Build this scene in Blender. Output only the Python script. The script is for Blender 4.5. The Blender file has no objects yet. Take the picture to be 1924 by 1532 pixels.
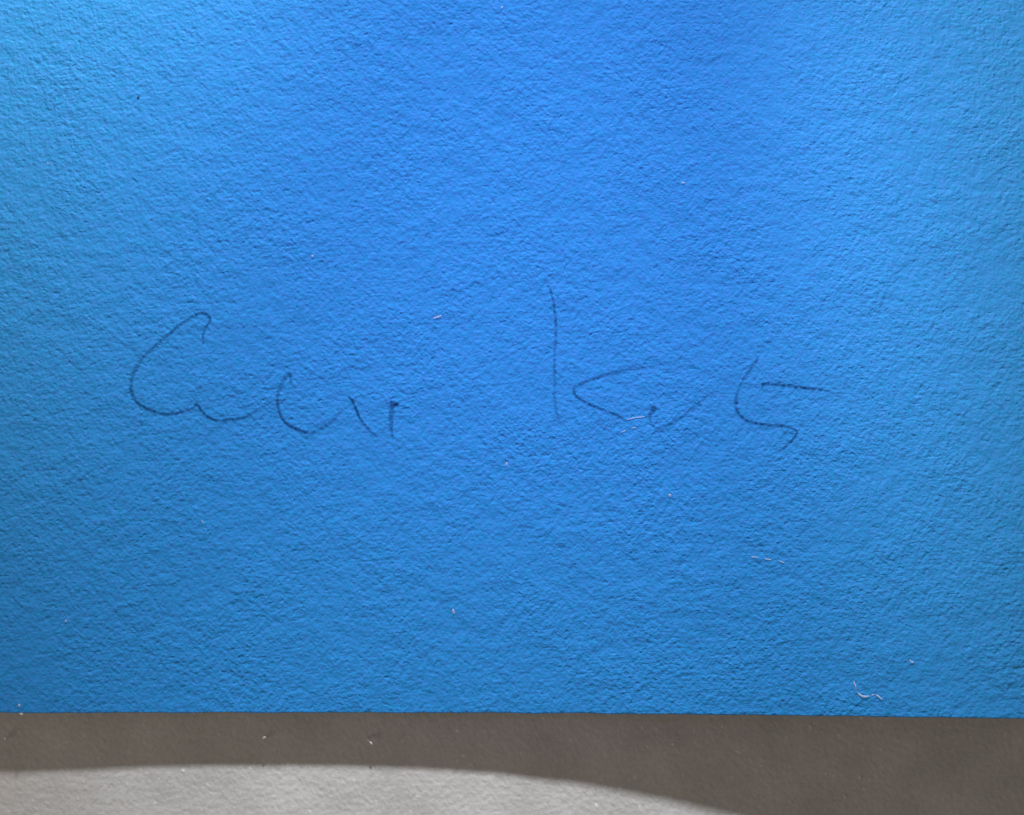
import bpy, bmesh, math, random
import numpy as np
from mathutils import Vector, noise

random.seed(7)
scene = bpy.context.scene
C = scene.collection

# ------------------------------------------------------------------ camera, world, lamps, exposure
S = 0.07e-3            # metres on the paper for one photo pixel
HC = 0.30              # camera height above the flat part of the sheet
Z0 = 0.003             # the sheet floats this far above the backing board

cam_d = bpy.data.cameras.new("camera")
cam = bpy.data.objects.new("camera", cam_d)
C.objects.link(cam)
cam.location = (0, 0, Z0 + HC)
cam.rotation_euler = (0, 0, 0)
cam_d.sensor_width = 36
cam_d.lens = 36 * HC / (1924 * S)
cam_d.clip_start = 0.005
cam_d.clip_end = 20
cam_d.dof.use_dof = True
cam_d.dof.focus_distance = HC - 0.0025
cam_d.dof.aperture_fstop = 5.6
scene.camera = cam

world = bpy.data.worlds.new("World")
scene.world = world
world.use_nodes = True
bg = world.node_tree.nodes["Background"]
bg.inputs[0].default_value = (1.0, 0.90, 0.80, 1)      # warm indoor ambience
bg.inputs[1].default_value = 0.12

def spot(name, loc, target, power, color, size_deg, blend, radius=0.008):
    d = bpy.data.lights.new(name, 'SPOT')
    d.energy = power
    d.color = color
    d.spot_size = math.radians(size_deg)
    d.spot_blend = blend
    d.shadow_soft_size = radius
    o = bpy.data.objects.new(name, d)
    C.objects.link(o)
    o.location = loc
    o.rotation_euler = (Vector(target) - Vector(loc)).to_track_quat('-Z', 'Y').to_euler()
    return o

# main lamp and two added side beams: every lamp sits on the plane that meets the
# lower edge at 19 degrees, so the sheet throws one clean shadow
def lamp_z(y):
    return 0.3445 * (y + 0.0402)

def beam(name, x, y, tx, ty, cone, col, power):
    k = max(col)
    spot(name, (x, y, lamp_z(y)), (tx, ty, Z0), power * k, tuple(c / k for c in col), cone, 1.0, 0.022 * math.hypot(y + .04, lamp_z(y)))

beam("main_lamp", 0.0079, 0.4439, -0.0046, -0.090, 20.6, (0.925, 0.950, 0.985), 22.2)
beam("side_fill", 0.0379, 0.280, -0.0770, 0.1120, 40.2, (1.48, 1.16, 1.00), 9.8)  # added beam that brightens the left side, no such source known
beam("side_fill", -0.0201, 0.2067, 0.1090, -0.0318, 31.0, (1.48, 1.16, 0.99), 3.15)  # added the same way to brighten the right side
# added violet spot, no known source, tints the upper middle of the sheet
spot("violet_fill_spot", (0.02, 0.16, 0.45), (0.006, 0.036, Z0), 2.9, (0.66, 0.16, 1.0), 17.0, 1.0, 0.02)

ad = bpy.data.lights.new("room_lamp", 'AREA')
ad.shape = 'RECTANGLE'; ad.size = 0.45; ad.size_y = 0.45
ad.energy = 1.5
ad.color = (1.0, 0.85, 0.70)
room = bpy.data.objects.new("room_lamp", ad)
C.objects.link(room)
room.location = (-0.60, -0.42, 0.42)
room.rotation_euler = (Vector((0, 0, 0)) - Vector(room.location)).to_track_quat('-Z', 'Y').to_euler()

scene.view_settings.view_transform = 'Standard'
scene.view_settings.look = 'None'
scene.view_settings.gamma = 1
scene.view_settings.exposure = 0
scene.view_settings.use_curve_mapping = False

# ------------------------------------------------------------------ node helpers
def new_mat(name):
    m = bpy.data.materials.new(name)
    m.use_nodes = True
    nt = m.node_tree
    nt.nodes.clear()
    out = nt.nodes.new('ShaderNodeOutputMaterial')
    return m, nt, out

def nd(nt, kind, **kw):
    n = nt.nodes.new(kind)
    for k, v in kw.items():
        if k.startswith('i_'):
            n.inputs[k[2:].replace('_', ' ')].default_value = v
        else:
            setattr(n, k, v)
    return n

def math_n(nt, op, a, b=None, c=None):
    n = nt.nodes.new('ShaderNodeMath')
    n.operation = op
    for i, v in enumerate((a, b, c)):
        if v is None:
            continue
        if isinstance(v, (int, float)):
            n.inputs[i].default_value = v
        else:
            nt.links.new(v, n.inputs[i])
    return n.outputs[0]

def noise_n(nt, vec, scale, detail=2.0, rough=0.5, distortion=0.0):
    n = nd(nt, 'ShaderNodeTexNoise')
    n.inputs['Scale'].default_value = scale
    n.inputs['Detail'].default_value = detail
    n.inputs['Roughness'].default_value = rough
    n.inputs['Distortion'].default_value = distortion
    nt.links.new(vec, n.inputs['Vector'])
    return n.outputs['Fac']

def coords(nt):
    g = nd(nt, 'ShaderNodeNewGeometry')
    # flatten to the sheet plane so all layers share one grain
    sep = nd(nt, 'ShaderNodeSeparateXYZ')
    nt.links.new(g.outputs['Position'], sep.inputs[0])
    cmb = nd(nt, 'ShaderNodeCombineXYZ')
    nt.links.new(sep.outputs['X'], cmb.inputs['X'])
    nt.links.new(sep.outputs['Y'], cmb.inputs['Y'])
    return cmb.outputs[0]

def stretched(nt, vec, ang, k):
    m = nd(nt, 'ShaderNodeMapping', vector_type='TEXTURE')
    m.inputs['Rotation'].default_value = (0, 0, math.radians(ang))
    m.inputs['Scale'].default_value = (1.0, 1.0 / k, 1.0)
    nt.links.new(vec, m.inputs['Vector'])
    return m.outputs[0]

def paper_height(nt, vec):
    """felt-pressed cotton paper: fibres lying every way, soft lumps, scattered pits"""
    h = None
    for ang, sc in ((5, 2300), (50, 2000), (95, 2500), (140, 1800)):
        f = noise_n(nt, stretched(nt, vec, ang, 0.38), sc, 1.5, 0.55)
        h = math_n(nt, 'MULTIPLY', f, 0.53) if h is None else math_n(nt, 'MULTIPLY_ADD', f, 0.53, h)
    a = noise_n(nt, vec, 1500, 1.0, 0.5)
    pit = nd(nt, 'ShaderNodeMapRange')
    nt.links.new(a, pit.inputs['Value'])
    pit.inputs['From Min'].default_value = 0.26
    pit.inputs['From Max'].default_value = 0.44
    # the tooth comes and goes over the sheet
    area = nd(nt, 'ShaderNodeMapRange')
    nt.links.new(noise_n(nt, vec, 75, 2.0, 0.6), area.inputs['Value'])
    area.inputs['From Min'].default_value = 0.3
    area.inputs['From Max'].default_value = 0.7
    area.inputs['To Min'].default_value = 0.62
    area.inputs['To Max'].default_value = 1.25
    h = math_n(nt, 'MULTIPLY_ADD', pit.outputs[0], 0.22, h)
    h = math_n(nt, 'MULTIPLY', math_n(nt, 'SUBTRACT', h, 1.19), area.outputs[0])
    b = noise_n(nt, vec, 520, 2.0, 0.5)
    c = noise_n(nt, vec, 150, 1.0, 0.5)
    h = math_n(nt, 'MULTIPLY_ADD', b, 1.05, h)
    h = math_n(nt, 'MULTIPLY_ADD', c, 1.2, h)
    return h

def bump_n(nt, height, dist, strength=1.0):
    b = nd(nt, 'ShaderNodeBump')
    b.inputs['Strength'].default_value = strength
    b.inputs['Distance'].default_value = dist
    nt.links.new(height, b.inputs['Height'])
    return b.outputs[0]

def principled(nt, out, rough=0.8, spec=0.3):
    p = nd(nt, 'ShaderNodeBsdfPrincipled')
    p.inputs['Roughness'].default_value = rough
    p.inputs['Specular IOR Level'].default_value = spec
    nt.links.new(p.outputs[0], out.inputs['Surface'])
    return p

def ramp(nt, fac, stops):
    r = nd(nt, 'ShaderNodeValToRGB')
    e = r.color_ramp.elements
    while len(e) < len(stops):
        e.new(0.5)
    for i, (p, c) in enumerate(stops):
        e[i].position = p
        e[i].color = (*c, 1)
    nt.links.new(fac, r.inputs[0])
    return r.outputs[0]

GRAIN = 0.00016

# blue printing ink on cotton paper
m_ink, nt, out = new_mat("blue_ink_on_paper")
v = coords(nt)
hgt = paper_height(nt, v)
p = principled(nt, out, 0.75, 0.15)
mott = noise_n(nt, v, 900, 3, 0.65)
nt.links.new(ramp(nt, mott, [(0.25, (0.012, 0.232, 0.565)), (0.75, (0.032, 0.222, 0.635))]), p.inputs['Base Color'])
nt.links.new(bump_n(nt, hgt, GRAIN), p.inputs['Normal'])

# bare paper (edge and back of the sheet)
m_paper, nt, out = new_mat("bare_cotton_paper")
v = coords(nt)
p = principled(nt, out, 0.9, 0.2)
p.inputs['Base Color'].default_value = (0.62, 0.61, 0.60, 1)
nt.links.new(bump_n(nt, noise_n(nt, v, 1500, 3), 0.00008), p.inputs['Normal'])

# graphite
m_gra, nt, out = new_mat("graphite")
v = coords(nt)
hgt = paper_height(nt, v)
p = nd(nt, 'ShaderNodeBsdfPrincipled')
p.inputs['Roughness'].default_value = 0.6
p.inputs['Specular IOR Level'].default_value = 0.15
p.inputs['Base Color'].default_value = (0.001, 0.050, 0.180, 1)
nt.links.new(bump_n(nt, hgt, GRAIN), p.inputs['Normal'])
att = nd(nt, 'ShaderNodeAttribute', attribute_name="pressure")
edge = nd(nt, 'ShaderNodeAttribute', attribute_name="across")
gr = noise_n(nt, v, 2200, 3, 0.65)
gmap = nd(nt, 'ShaderNodeMapRange')
nt.links.new(gr, gmap.inputs['Value'])
gmap.inputs['From Min'].default_value = 0.36
gmap.inputs['From Max'].default_value = 0.60
gmap.inputs['To Min'].default_value = 0.22
gmap.inputs['To Max'].default_value = 1.0
fall = nd(nt, 'ShaderNodeMapRange')
nt.links.new(edge.outputs['Fac'], fall.inputs['Value'])
fall.inputs['From Min'].default_value = 0.15
fall.inputs['From Max'].default_value = 1.0
fall.inputs['To Min'].default_value = 1.0
fall.inputs['To Max'].default_value = 0.0
al = math_n(nt, 'MULTIPLY', math_n(nt, 'POWER', att.outputs['Fac'], 2.3), gmap.outputs[0])
al = math_n(nt, 'MULTIPLY', al, fall.outputs[0])
al = math_n(nt, 'MULTIPLY', al, 1.25)
al = math_n(nt, 'MINIMUM', al, 0.90)
tr = nd(nt, 'ShaderNodeBsdfTransparent')
mx = nd(nt, 'ShaderNodeMixShader')
nt.links.new(al, mx.inputs[0])
nt.links.new(tr.outputs[0], mx.inputs[1])
nt.links.new(p.outputs[0], mx.inputs[2])
nt.links.new(mx.outputs[0], out.inputs['Surface'])

# grey felt-like backing board
m_board, nt, out = new_mat("grey_backing_board")
v = coords(nt)
mp = nd(nt, 'ShaderNodeMapping', vector_type='TEXTURE')
mp.inputs['Rotation'].default_value = (0, 0, math.radians(38))
mp.inputs['Scale'].default_value = (1.0, 2.4, 1.0)
nt.links.new(v, mp.inputs['Vector'])
fib = noise_n(nt, mp.outputs[0], 2600, 3, 0.6, 0.3)
lump = noise_n(nt, v, 1300, 3, 0.6)
big = noise_n(nt, v, 380, 2, 0.5)
h = math_n(nt, 'MULTIPLY_ADD', lump, 0.6, math_n(nt, 'MULTIPLY', fib, 0.36))
h = math_n(nt, 'MULTIPLY_ADD', big, 0.5, h)
p = principled(nt, out, 0.9, 0.2)
mot = noise_n(nt, v, 1500, 4, 0.7)
mot = math_n(nt, 'MULTIPLY_ADD', noise_n(nt, v, 110, 3, 0.6), 1.1, math_n(nt, 'SUBTRACT', mot, 0.55))
base = ramp(nt, mot, [(0.25, (0.470, 0.466, 0.462)), (0.75, (0.580, 0.578, 0.578))])
# scattered pale fibre ends
fl = noise_n(nt, mp.outputs[0], 2100, 1, 0.5)
flm = nd(nt, 'ShaderNodeMapRange')
nt.links.new(fl, flm.inputs['Value'])
flm.inputs['From Min'].default_value = 0.70
flm.inputs['From Max'].default_value = 0.80
mixc = nd(nt, 'ShaderNodeMix', data_type='RGBA')
nt.links.new(flm.outputs[0], mixc.inputs[0])
nt.links.new(base, mixc.inputs[6])
mixc.inputs[7].default_value = (0.80, 0.79, 0.77, 1)
nt.links.new(mixc.outputs[2], p.inputs['Base Color'])
nt.links.new(bump_n(nt, h, 0.00017), p.inputs['Normal'])

m_lint, nt, out = new_mat("white_lint")
p = nd(nt, 'ShaderNodeBsdfPrincipled')
p.inputs['Roughness'].default_value = 0.8
p.inputs['Base Color'].default_value = (0.82, 0.83, 0.84, 1)
tr = nd(nt, 'ShaderNodeBsdfTransparent')
mx = nd(nt, 'ShaderNodeMixShader')
mx.inputs[0].default_value = 0.32          # thin, see-through cellulose
nt.links.new(tr.outputs[0], mx.inputs[1])
nt.links.new(p.outputs[0], mx.inputs[2])
nt.links.new(mx.outputs[0], out.inputs['Surface'])
m_fluff, nt, out = new_mat("white_fluff")
p = principled(nt, out, 0.8, 0.3)
p.inputs['Base Color'].default_value = (0.93, 0.93, 0.92, 1)
m_dark, nt, out = new_mat("dark_grit")
p = principled(nt, out, 0.8, 0.3)
p.inputs['Base Color'].default_value = (0.01, 0.02, 0.05, 1)

# ------------------------------------------------------------------ shapes
def link_mesh(name, verts, faces, mats, parent=None, smooth=True):
    me = bpy.data.meshes.new(name)
    me.from_pydata([tuple(q) for q in verts], [], faces)
    for m in (mats if isinstance(mats, (list, tuple)) else [mats]):
        me.materials.append(m)
    if smooth:
        me.polygons.foreach_set('use_smooth', [True] * len(me.polygons))
    o = bpy.data.objects.new(name, me)
    C.objects.link(o)
    if parent:
        o.parent = parent
    return o

def tag(o, label, cat, group=None):
    o['label'] = label
    o['category'] = cat
    if group:
        o['group'] = group

# curl of the lower edge: height in mm against x in mm
CURL_X = [-250, -140, -100, -67.3, -56.8, -49.8, -44.9, -33.7, -22.5, -13.4, -7.1, -0.1, 6.9, 13.9, 22.3, 29.6, 37.7, 51.7, 67.3, 90, 130, 170]
CURL_H = [3.3, 3.2, 3.0, 2.87, 2.78, 2.65, 2.58, 2.55, 2.57, 2.66, 2.78, 2.97, 3.28, 3.64, 4.25, 4.84, 5.58, 7.00, 8.60, 10.7, 14.0, 17.0]
YE = -574 * S          # lower edge of the sheet

_xs = np.linspace(-260, 180, 881)
_hs = np.interp(_xs, CURL_X, CURL_H)
_k = np.exp(-0.5 * (np.arange(-12, 13) / 4.0) ** 2); _k /= _k.sum()
_hp = np.convolve(np.pad(_hs, 12, mode='edge'), _k, mode='valid')

def sheet_z(x, y):
    h = np.interp(x * 1000, _xs, _hp) / 1000
    t = max(0.0, (y - YE)) / 0.085
    w = math.exp(-t * t * 0.7)
    z = Z0 + (h - Z0) * w
    z += 0.00025 * noise.noise(Vector((x * 22, y * 22, 3.1))) * (1 - w)
    return z

# backing board
def board():
    x0, x1, y0, y1, t = -0.45, 0.45, -0.30, 0.45, 0.003
    bm = bmesh.new()
    bmesh.ops.create_cube(bm, size=1)
    bmesh.ops.scale(bm, vec=(x1 - x0, y1 - y0, t), verts=bm.verts)
    bmesh.ops.translate(bm, vec=((x0 + x1) / 2, (y0 + y1) / 2, -t / 2), verts=bm.verts)
    bmesh.ops.bevel(bm, geom=bm.edges[:], offset=0.0006, segments=2, affect='EDGES')
    me = bpy.data.meshes.new("backing_board")
    bm.to_mesh(me); bm.free()
    me.materials.append(m_board)
    o = bpy.data.objects.new("backing_board", me)
    C.objects.link(o)
    o['kind'] = 'structure'
    o['label'] = 'pale grey fibrous backing board below the blue sheet'
    return o
board()

# the sheet: a curled slab of paper, inked face on top
def sheet():
    xs = np.concatenate([np.linspace(-0.24, -0.075, 56), np.linspace(-0.0745, 0.0745, 300), np.linspace(0.075, 0.15, 26)])
    ys = np.concatenate([[0, .0001, .0004, .001], np.linspace(.002, 0.30 - YE, 172)]) + YE
    nx, ny = len(xs), len(ys)
    TH = 0.00035
    verts, faces, mi = [], [], []
    for side in (0, 1):
        for j, y in enumerate(ys):
            for i, x in enumerate(xs):
                yy = y
                if j < 3:      # slightly uneven cut edge
                    yy += 0.00006 * noise.noise(Vector((x * 900, 0, 5))) + 0.00008 * noise.noise(Vector((x * 170, 0, 9)))
                z = sheet_z(x, y)
                if side == 0 and j == 0:
                    z -= 0.00001   # edge pressed round by the knife
                verts.append((x, yy, z - (TH if side else 0)))
    n = nx * ny
    for j in range(ny - 1):
        for i in range(nx - 1):
            a = j * nx + i
            faces.append((a, a + 1, a + nx + 1, a + nx)); mi.append(0)
            faces.append((n + a, n + a + nx, n + a + nx + 1, n + a + 1)); mi.append(1)
    for i in range(nx - 1):
        a = i; faces.append((a, n + a, n + a + 1, a + 1)); mi.append(1)
        a = (ny - 1) * nx + i; faces.append((a, a + 1, n + a + 1, n + a)); mi.append(1)
    for j in range(ny - 1):
        a = j * nx; faces.append((a, a + nx, n + a + nx, n + a)); mi.append(1)
        a = j * nx + nx - 1; faces.append((a, n + a, n + a + nx, a + nx)); mi.append(1)
    o = link_mesh("signed_print", verts, faces, [m_ink, m_paper])
    o.data.polygons.foreach_set('material_index', mi)
    tag(o, 'blue textured paper print with a pencil signature, floating above grey board', 'print')
    return o
PRINT = sheet()

# photo pixel -> point on the curled sheet
def on_sheet(px, py, lift=0.0):
    z = Z0
    for _ in range(4):
        k = S * (HC + Z0 - z) / HC
        x, y = (px - 962) * k, (766 - py) * k
        z = sheet_z(x, y)
    return Vector((x, y, z + lift))

def on_board(px, py, lift=0.0):
    k = S * (HC + Z0) / HC
    return Vector(((px - 962) * k, (766 - py) * k, lift))

def smooth_path(pts, step=2.0):
    """Catmull-Rom through rows (x, y, width, pressure)"""
    P = [np.array(q, float) for q in pts]
    P = [2 * P[0] - P[1]] + P + [2 * P[-1] - P[-2]]
    outp = []
    for i in range(1, len(P) - 2):
        p0, p1, p2, p3 = P[i - 1], P[i], P[i + 1], P[i + 2]
        n = max(2, int(np.linalg.norm((p2 - p1)[:2]) / step))
        for k in range(n):
            t = k / n
            outp.append(0.5 * (2 * p1 + (p2 - p0) * t + (2 * p0 - 5 * p1 + 4 * p2 - p3) * t * t + (3 * p1 - p0 - 3 * p2 + p3) * t ** 3))
    outp.append(P[-2])
    return outp

def stroke(pts, lift):
    path = smooth_path(pts)
    verts, pres, acr, faces = [], [], [], []
    for i, q in enumerate(path):
        a = path[max(0, i - 1)]; b = path[min(len(path) - 1, i + 1)]
        d = (b - a)[:2]; d = d / (np.linalg.norm(d) + 1e-9)
        nrm = np.array([-d[1], d[0]])
        wob = 0.5 * noise.noise(Vector((q[0] * .13, q[1] * .13, 1.7)))
        w = q[2] * (0.71 + 0.12 * noise.noise(Vector((q[0] * .3, q[1] * .3, 8.0))))
        for s in (-1, -0.4, 0.4, 1):
            c = q[:2] + nrm * (s * w + wob)
            verts.append(on_sheet(c[0], c[1], lift))
            pres.append(max(0.0, min(1.0, q[3])))
            acr.append(abs(s))
    for i in range(len(path) - 1):
        for k in range(3):
            a = i * 4 + k
            faces.append((a, a + 4, a + 5, a + 1))
    o = link_mesh("pencil_stroke", verts, faces, m_gra, PRINT)
    for nm, vals in (("pressure", pres), ("across", acr)):
        at = o.data.attributes.new(nm, 'FLOAT', 'POINT')
        at.data.foreach_set('value', vals)
    return o

STROKES = [
    # first capital and the wave that follows it
    [(382, 648, 3, .55), (381, 634, 4, .75), (384, 622, 4, .75), (392, 608, 4.5, .85), (394.5, 598, 5, .9), (388, 590.5, 5, .9), (378, 588, 5, .85),
     (366, 593, 5.5, .8), (351, 602, 5.5, .75), (337, 611, 5.5, .75), (320, 626, 6, .75), (294, 648, 6, .72), (274, 667, 6.5, .7), (259, 687, 7, .72),
     (248, 709, 7, .75), (246, 730, 6, .85), (252, 747, 5.5, .9), (261, 758.5, 5, .95), (284, 771, 5, .95), (306, 778, 5, .9), (325, 778, 5, .88),
     (345, 773, 5, .8), (362, 766.5, 5, .75), (369, 760, 5, .8)],
    [(368.5, 757, 4.5, .8), (376, 768, 5, .9), (386, 780, 5, .92), (400, 788, 5, .92), (415, 790.5, 5, .88), (435, 789, 5, .85), (456, 785, 5.5, .82),
     (478, 775, 5.5, .72), (500, 760, 6, .6), (517, 750, 6, .5)],
    [(546.5, 722, 4, .5), (546.5, 712, 5, .7), (543, 703, 6, .8), (536, 709, 7, .75), (528, 724, 8, .65), (521, 744, 7, .72), (523, 767, 5.5, .85), (531.5, 788, 5.5, .92),
     (548, 802, 5.5, .97), (566, 809.5, 5.5, .95), (578, 813, 5.5, .88), (592, 811, 6, .75), (610, 801, 6.5, .7), (625, 790, 6.5, .68), (638, 775, 6.5, .62), (652, 760, 6, .4)],
    [(654, 742, 2.5, .6), (658, 749, 4, .95), (663, 755.5, 5.5, 1), (668, 766, 5, .98), (676, 785, 4.8, .9), (688, 801, 4.5, .85), (702, 815.5, 4, .8), (711, 821, 4, .4)],
    [(732, 754, 4.5, 1), (738, 756.5, 6.5, 1), (743, 759, 6.5, 1), (749, 761, 4.5, .95)],
    [(738, 757, 7, .9), (736.5, 766, 9.5, .8), (734.5, 786, 9, .75), (735, 800, 7, .72), (736, 812, 5, .68), (737.5, 829, 4, .35)],
    [(262.5, 780, 3, .4), (264, 790, 3.5, .6), (268, 801, 3.5, .55)],
    # tall upright of the second word
    [(1025, 531, 3, .35), (1032, 540, 4, .7), (1038.5, 561, 4.5, .75), (1041.5, 579, 4.8, .75), (1044.5, 608, 5, .75), (1043.8, 637, 5, .72), (1042, 667, 5, .66),
     (1042, 696, 5, .68), (1042.5, 716, 5.5, .66), (1041.7, 745, 6, .6), (1045.5, 772, 6, .62), (1050, 785, 4, .5), (1056, 803, 4, .3)],
    [(1282, 683, 5, .3), (1262, 680, 5, .45), (1244, 682.5, 5, .5), (1215, 689, 5.5, .5), (1176, 694.5, 6, .66), (1152, 700, 6, .68), (1121, 709, 6, .68), (1098, 718, 6, .75),
     (1082, 726, 5, .75), (1078, 734, 4.5, .8), (1084, 745, 4.5, .9), (1101, 756, 4.5, .95), (1125, 767, 4.2, .95), (1148, 775, 4, .92), (1168, 785, 4, .8), (1179, 793, 3.5, .5)],
    [(1230, 761, 6, .8), (1229.5, 765, 9, .95), (1226, 771, 9, .85), (1222, 781, 6.5, .72), (1222, 792, 4, .6), (1227, 800, 4, .7), (1236, 804.5, 4.5, .75), (1251, 800, 5, .72), (1269, 791, 5, .66),
     (1281, 783, 4.5, .72), (1297, 768, 4, .78), (1317, 753, 4, .76), (1343, 735, 4, .55)],
    [(1425, 671, 5, .7), (1421, 677, 5, .75), (1411, 691.5, 6, .72), (1397, 711, 4, .72), (1388, 731, 4, .68), (1383, 747, 5.5, .7), (1382.5, 757, 8, .75), (1384, 768, 6, .8), (1389, 778, 5, .92), (1399, 788, 4.2, .95),
     (1422, 795, 4.2, .97), (1450, 799, 4.2, .97), (1472, 800, 4, .95), (1488, 804.5, 4, .9), (1497, 810.5, 4, .85), (1491, 823, 4.2, .85), (1477, 838, 4, .85), (1456, 851, 4, .6)],
    [(1433.5, 727, 4, .75), (1432.5, 721.5, 4.5, .95), (1450, 721.5, 4.2, 1), (1477, 724, 4.6, 1), (1511, 728, 4.6, 1), (1546, 732.5, 3.8, .9), (1575, 739, 3, .45)],
    [(1408, 727, 3, .15), (1418, 724, 3, .45), (1429, 722, 3, .5)],
]
for i, pts in enumerate(STROKES):
    stroke(pts, 0.000018 + 0.000003 * i)

# ------------------------------------------------------------------ lint and dust
def tube(name, pts3, radii, mat):
    n = 6
    verts, faces = [], []
    for i, q in enumerate(pts3):
        a = pts3[max(0, i - 1)]; b = pts3[min(len(pts3) - 1, i + 1)]
        d = (b - a).normalized()
        u = d.cross(Vector((0, 0, 1))).normalized()
        w = u.cross(d).normalized()
        for k in range(n):
            ang = 2 * math.pi * k / n
            verts.append(q + (u * math.cos(ang) + w * math.sin(ang)) * radii[i])
    for i in range(len(pts3) - 1):
        for k in range(n):
            faces.append((i * n + k, i * n + (k + 1) % n, (i + 1) * n + (k + 1) % n, (i + 1) * n + k))
    faces.append(tuple(range(n))[::-1])
    faces.append(tuple(range((len(pts3) - 1) * n, len(pts3) * n)))
    return link_mesh(name, verts, faces, mat)

def fibre(pts, label, r=0.00008, place=on_sheet, dips=(), group="lint fibres", rise=0.0):
    path = smooth_path([(x, y, 1, 1) for x, y in pts], 2.0)
    P, R = [], []
    L = len(path) - 1
    for i, q in enumerate(path):
        t = i / L
        lift = r * 0.9 + 0.00002 * math.sin(t * 9)
        lift += rise * math.sin(math.pi * min(1.0, t * 1.25 + 0.02) * 0.5)   # a curl that stands up off the board
        for c, hw in dips:                     # where it sinks into the tooth of the paper
            lift -= 0.00024 * math.exp(-((t - c) / hw) ** 2)
        P.append(place(q[0], q[1], lift))
        R.append(r * (0.45 + 0.55 * math.sin(math.pi * min(1, max(0, t * 0.92 + 0.04)))))
    o = tube("lint_fibre", P, R, m_fluff if place is on_board else m_lint)
    tag(o, label, 'fibre', group)

fibre([(1604, 1281), (1607, 1289), (1610, 1300), (1617, 1306.5), (1624, 1309), (1633, 1308.5), (1641, 1306), (1648, 1307), (1657, 1314)],
      'curled white lint fibre near the lower right edge of blue paper', .00011, dips=((.28, .08), (.66, .06), (.8, .05)))
fibre([(1178, 788.5), (1192, 785.5), (1212, 783)], 'short straight white fibre between the K and the a of the signature', .00005)
fibre([(1167, 812.5), (1178, 808), (1184, 806), (1195, 803)], 'faint pale fibre just below the straight white fibre in the signature', .00005, dips=((.5, .2),))
fibre([(1412, 1046), (1430, 1049), (1447, 1052), (1460, 1053), (1474, 1058)], 'thin broken white fibre on blue paper below the signature', .00007, dips=((.3, .12), (.72, .12)))
fibre([(1710, 1240), (1713, 1245), (1716, 1243)], 'tiny bent pale fibre above the curled fibre at lower right', .00008)
fibre([(814, 598), (822, 596), (830, 593)], 'short pale fibre on blue paper between the two signature words', .00008)
fibre([(496, 1389), (497, 1383), (502, 1383)], 'small hooked white fibre in the shadow strip, left of the other hook', .00013, on_board, rise=.00122)
fibre([(690, 1388), (694, 1390), (697, 1392), (700, 1397)], 'small bent white fibre in the shadow strip below the middle of the sheet', .00013, on_board, rise=.00102)
fibre([(1614, 1464), (1617, 1456)], 'short pale fibre in the dark shadow at lower right', .00007, on_board)
fibre([(1586, 1493), (1590, 1499)], 'short slanting pale fibre in shadow near the bottom right edge', .00007, on_board)
fibre([(1356, 1367), (1359, 1361)], 'short pale fibre in shadow just under the blue edge, right of centre', .00007, on_board)

def speck(px, py, r, label, mat=m_lint, place=on_sheet, stretch=(1, 1), rot=0.0):
    bm = bmesh.new()
    bmesh.ops.create_icosphere(bm, subdivisions=2, radius=1)
    sd = random.random() * 50
    for vtx in bm.verts:
        k = 1 + 0.35 * noise.noise(vtx.co * 1.4 + Vector((sd, 0, 0)))
        c = vtx.co * k
        x, y = c.x * stretch[0], c.y * stretch[1]
        vtx.co = Vector((x * math.cos(rot) - y * math.sin(rot), x * math.sin(rot) + y * math.cos(rot), c.z * 0.6)) * (r * S)
    me = bpy.data.meshes.new("dust_speck")
    bm.to_mesh(me); bm.free()
    me.materials.append(mat)
    o = bpy.data.objects.new("dust_speck", me)
    C.objects.link(o)
    o.location = place(px, py, r * S * 0.35)
    tag(o, label, 'speck', 'dust specks')

speck(852, 1149, 3.0, 'bright white dust speck on blue paper low in the middle', stretch=(.7, 1.5), rot=.3)
speck(587, 481.5, 2.1, 'white dust speck on blue paper above the first signature word')
speck(943, 14, 2.0, 'white dust speck at the very top edge of the blue paper')
speck(1259, 931, 2.6, 'white dust speck below the second signature word')
speck(952, 872, 2.4, 'pale dust speck below the gap between signature words', stretch=(.8, 1.3))
speck(380.5, 981, 2.0, 'pale dust speck below the first capital of the signature', stretch=(.7, 1.4))
speck(124, 1167, 2.2, 'small pale dust speck low on the left of the blue paper')
speck(36, 1325.5, 2.6, 'white dust speck near the lower left corner of the blue paper')
speck(40, 1341.5, 2.4, 'white dust speck on the lower edge of blue paper at far left', stretch=(1.4, .8))
speck(90, 308, 1.5, 'pale dust speck high on the left of the blue paper')
speck(1284, 344, 2.2, 'faint pale dust speck on blue paper high above the K', stretch=(1.5, .7))
speck(260, 183, 2.0, 'tiny dark grit speck on blue paper at upper left', m_dark)
fibre([(11, 1389), (13, 1386), (14, 1382)], 'tiny white lint curl in the shadow strip at far left', .00013, on_board, rise=.00122)
speck(1331, 1374, 1.7, 'pinprick pale speck in shadow right of centre, near the fibre under the edge', place=on_board, mat=m_fluff)
speck(1264, 1398, 2.0, 'round pale speck in the middle of the shadow below the K', place=on_board, mat=m_fluff)
speck(1552, 1453, 1.9, 'small pale speck in the wide shadow, left of the short fibre', place=on_board, mat=m_fluff)
speck(1624, 1481, 1.8, 'small pale speck in the wide shadow, below the short fibre', place=on_board, mat=m_fluff)
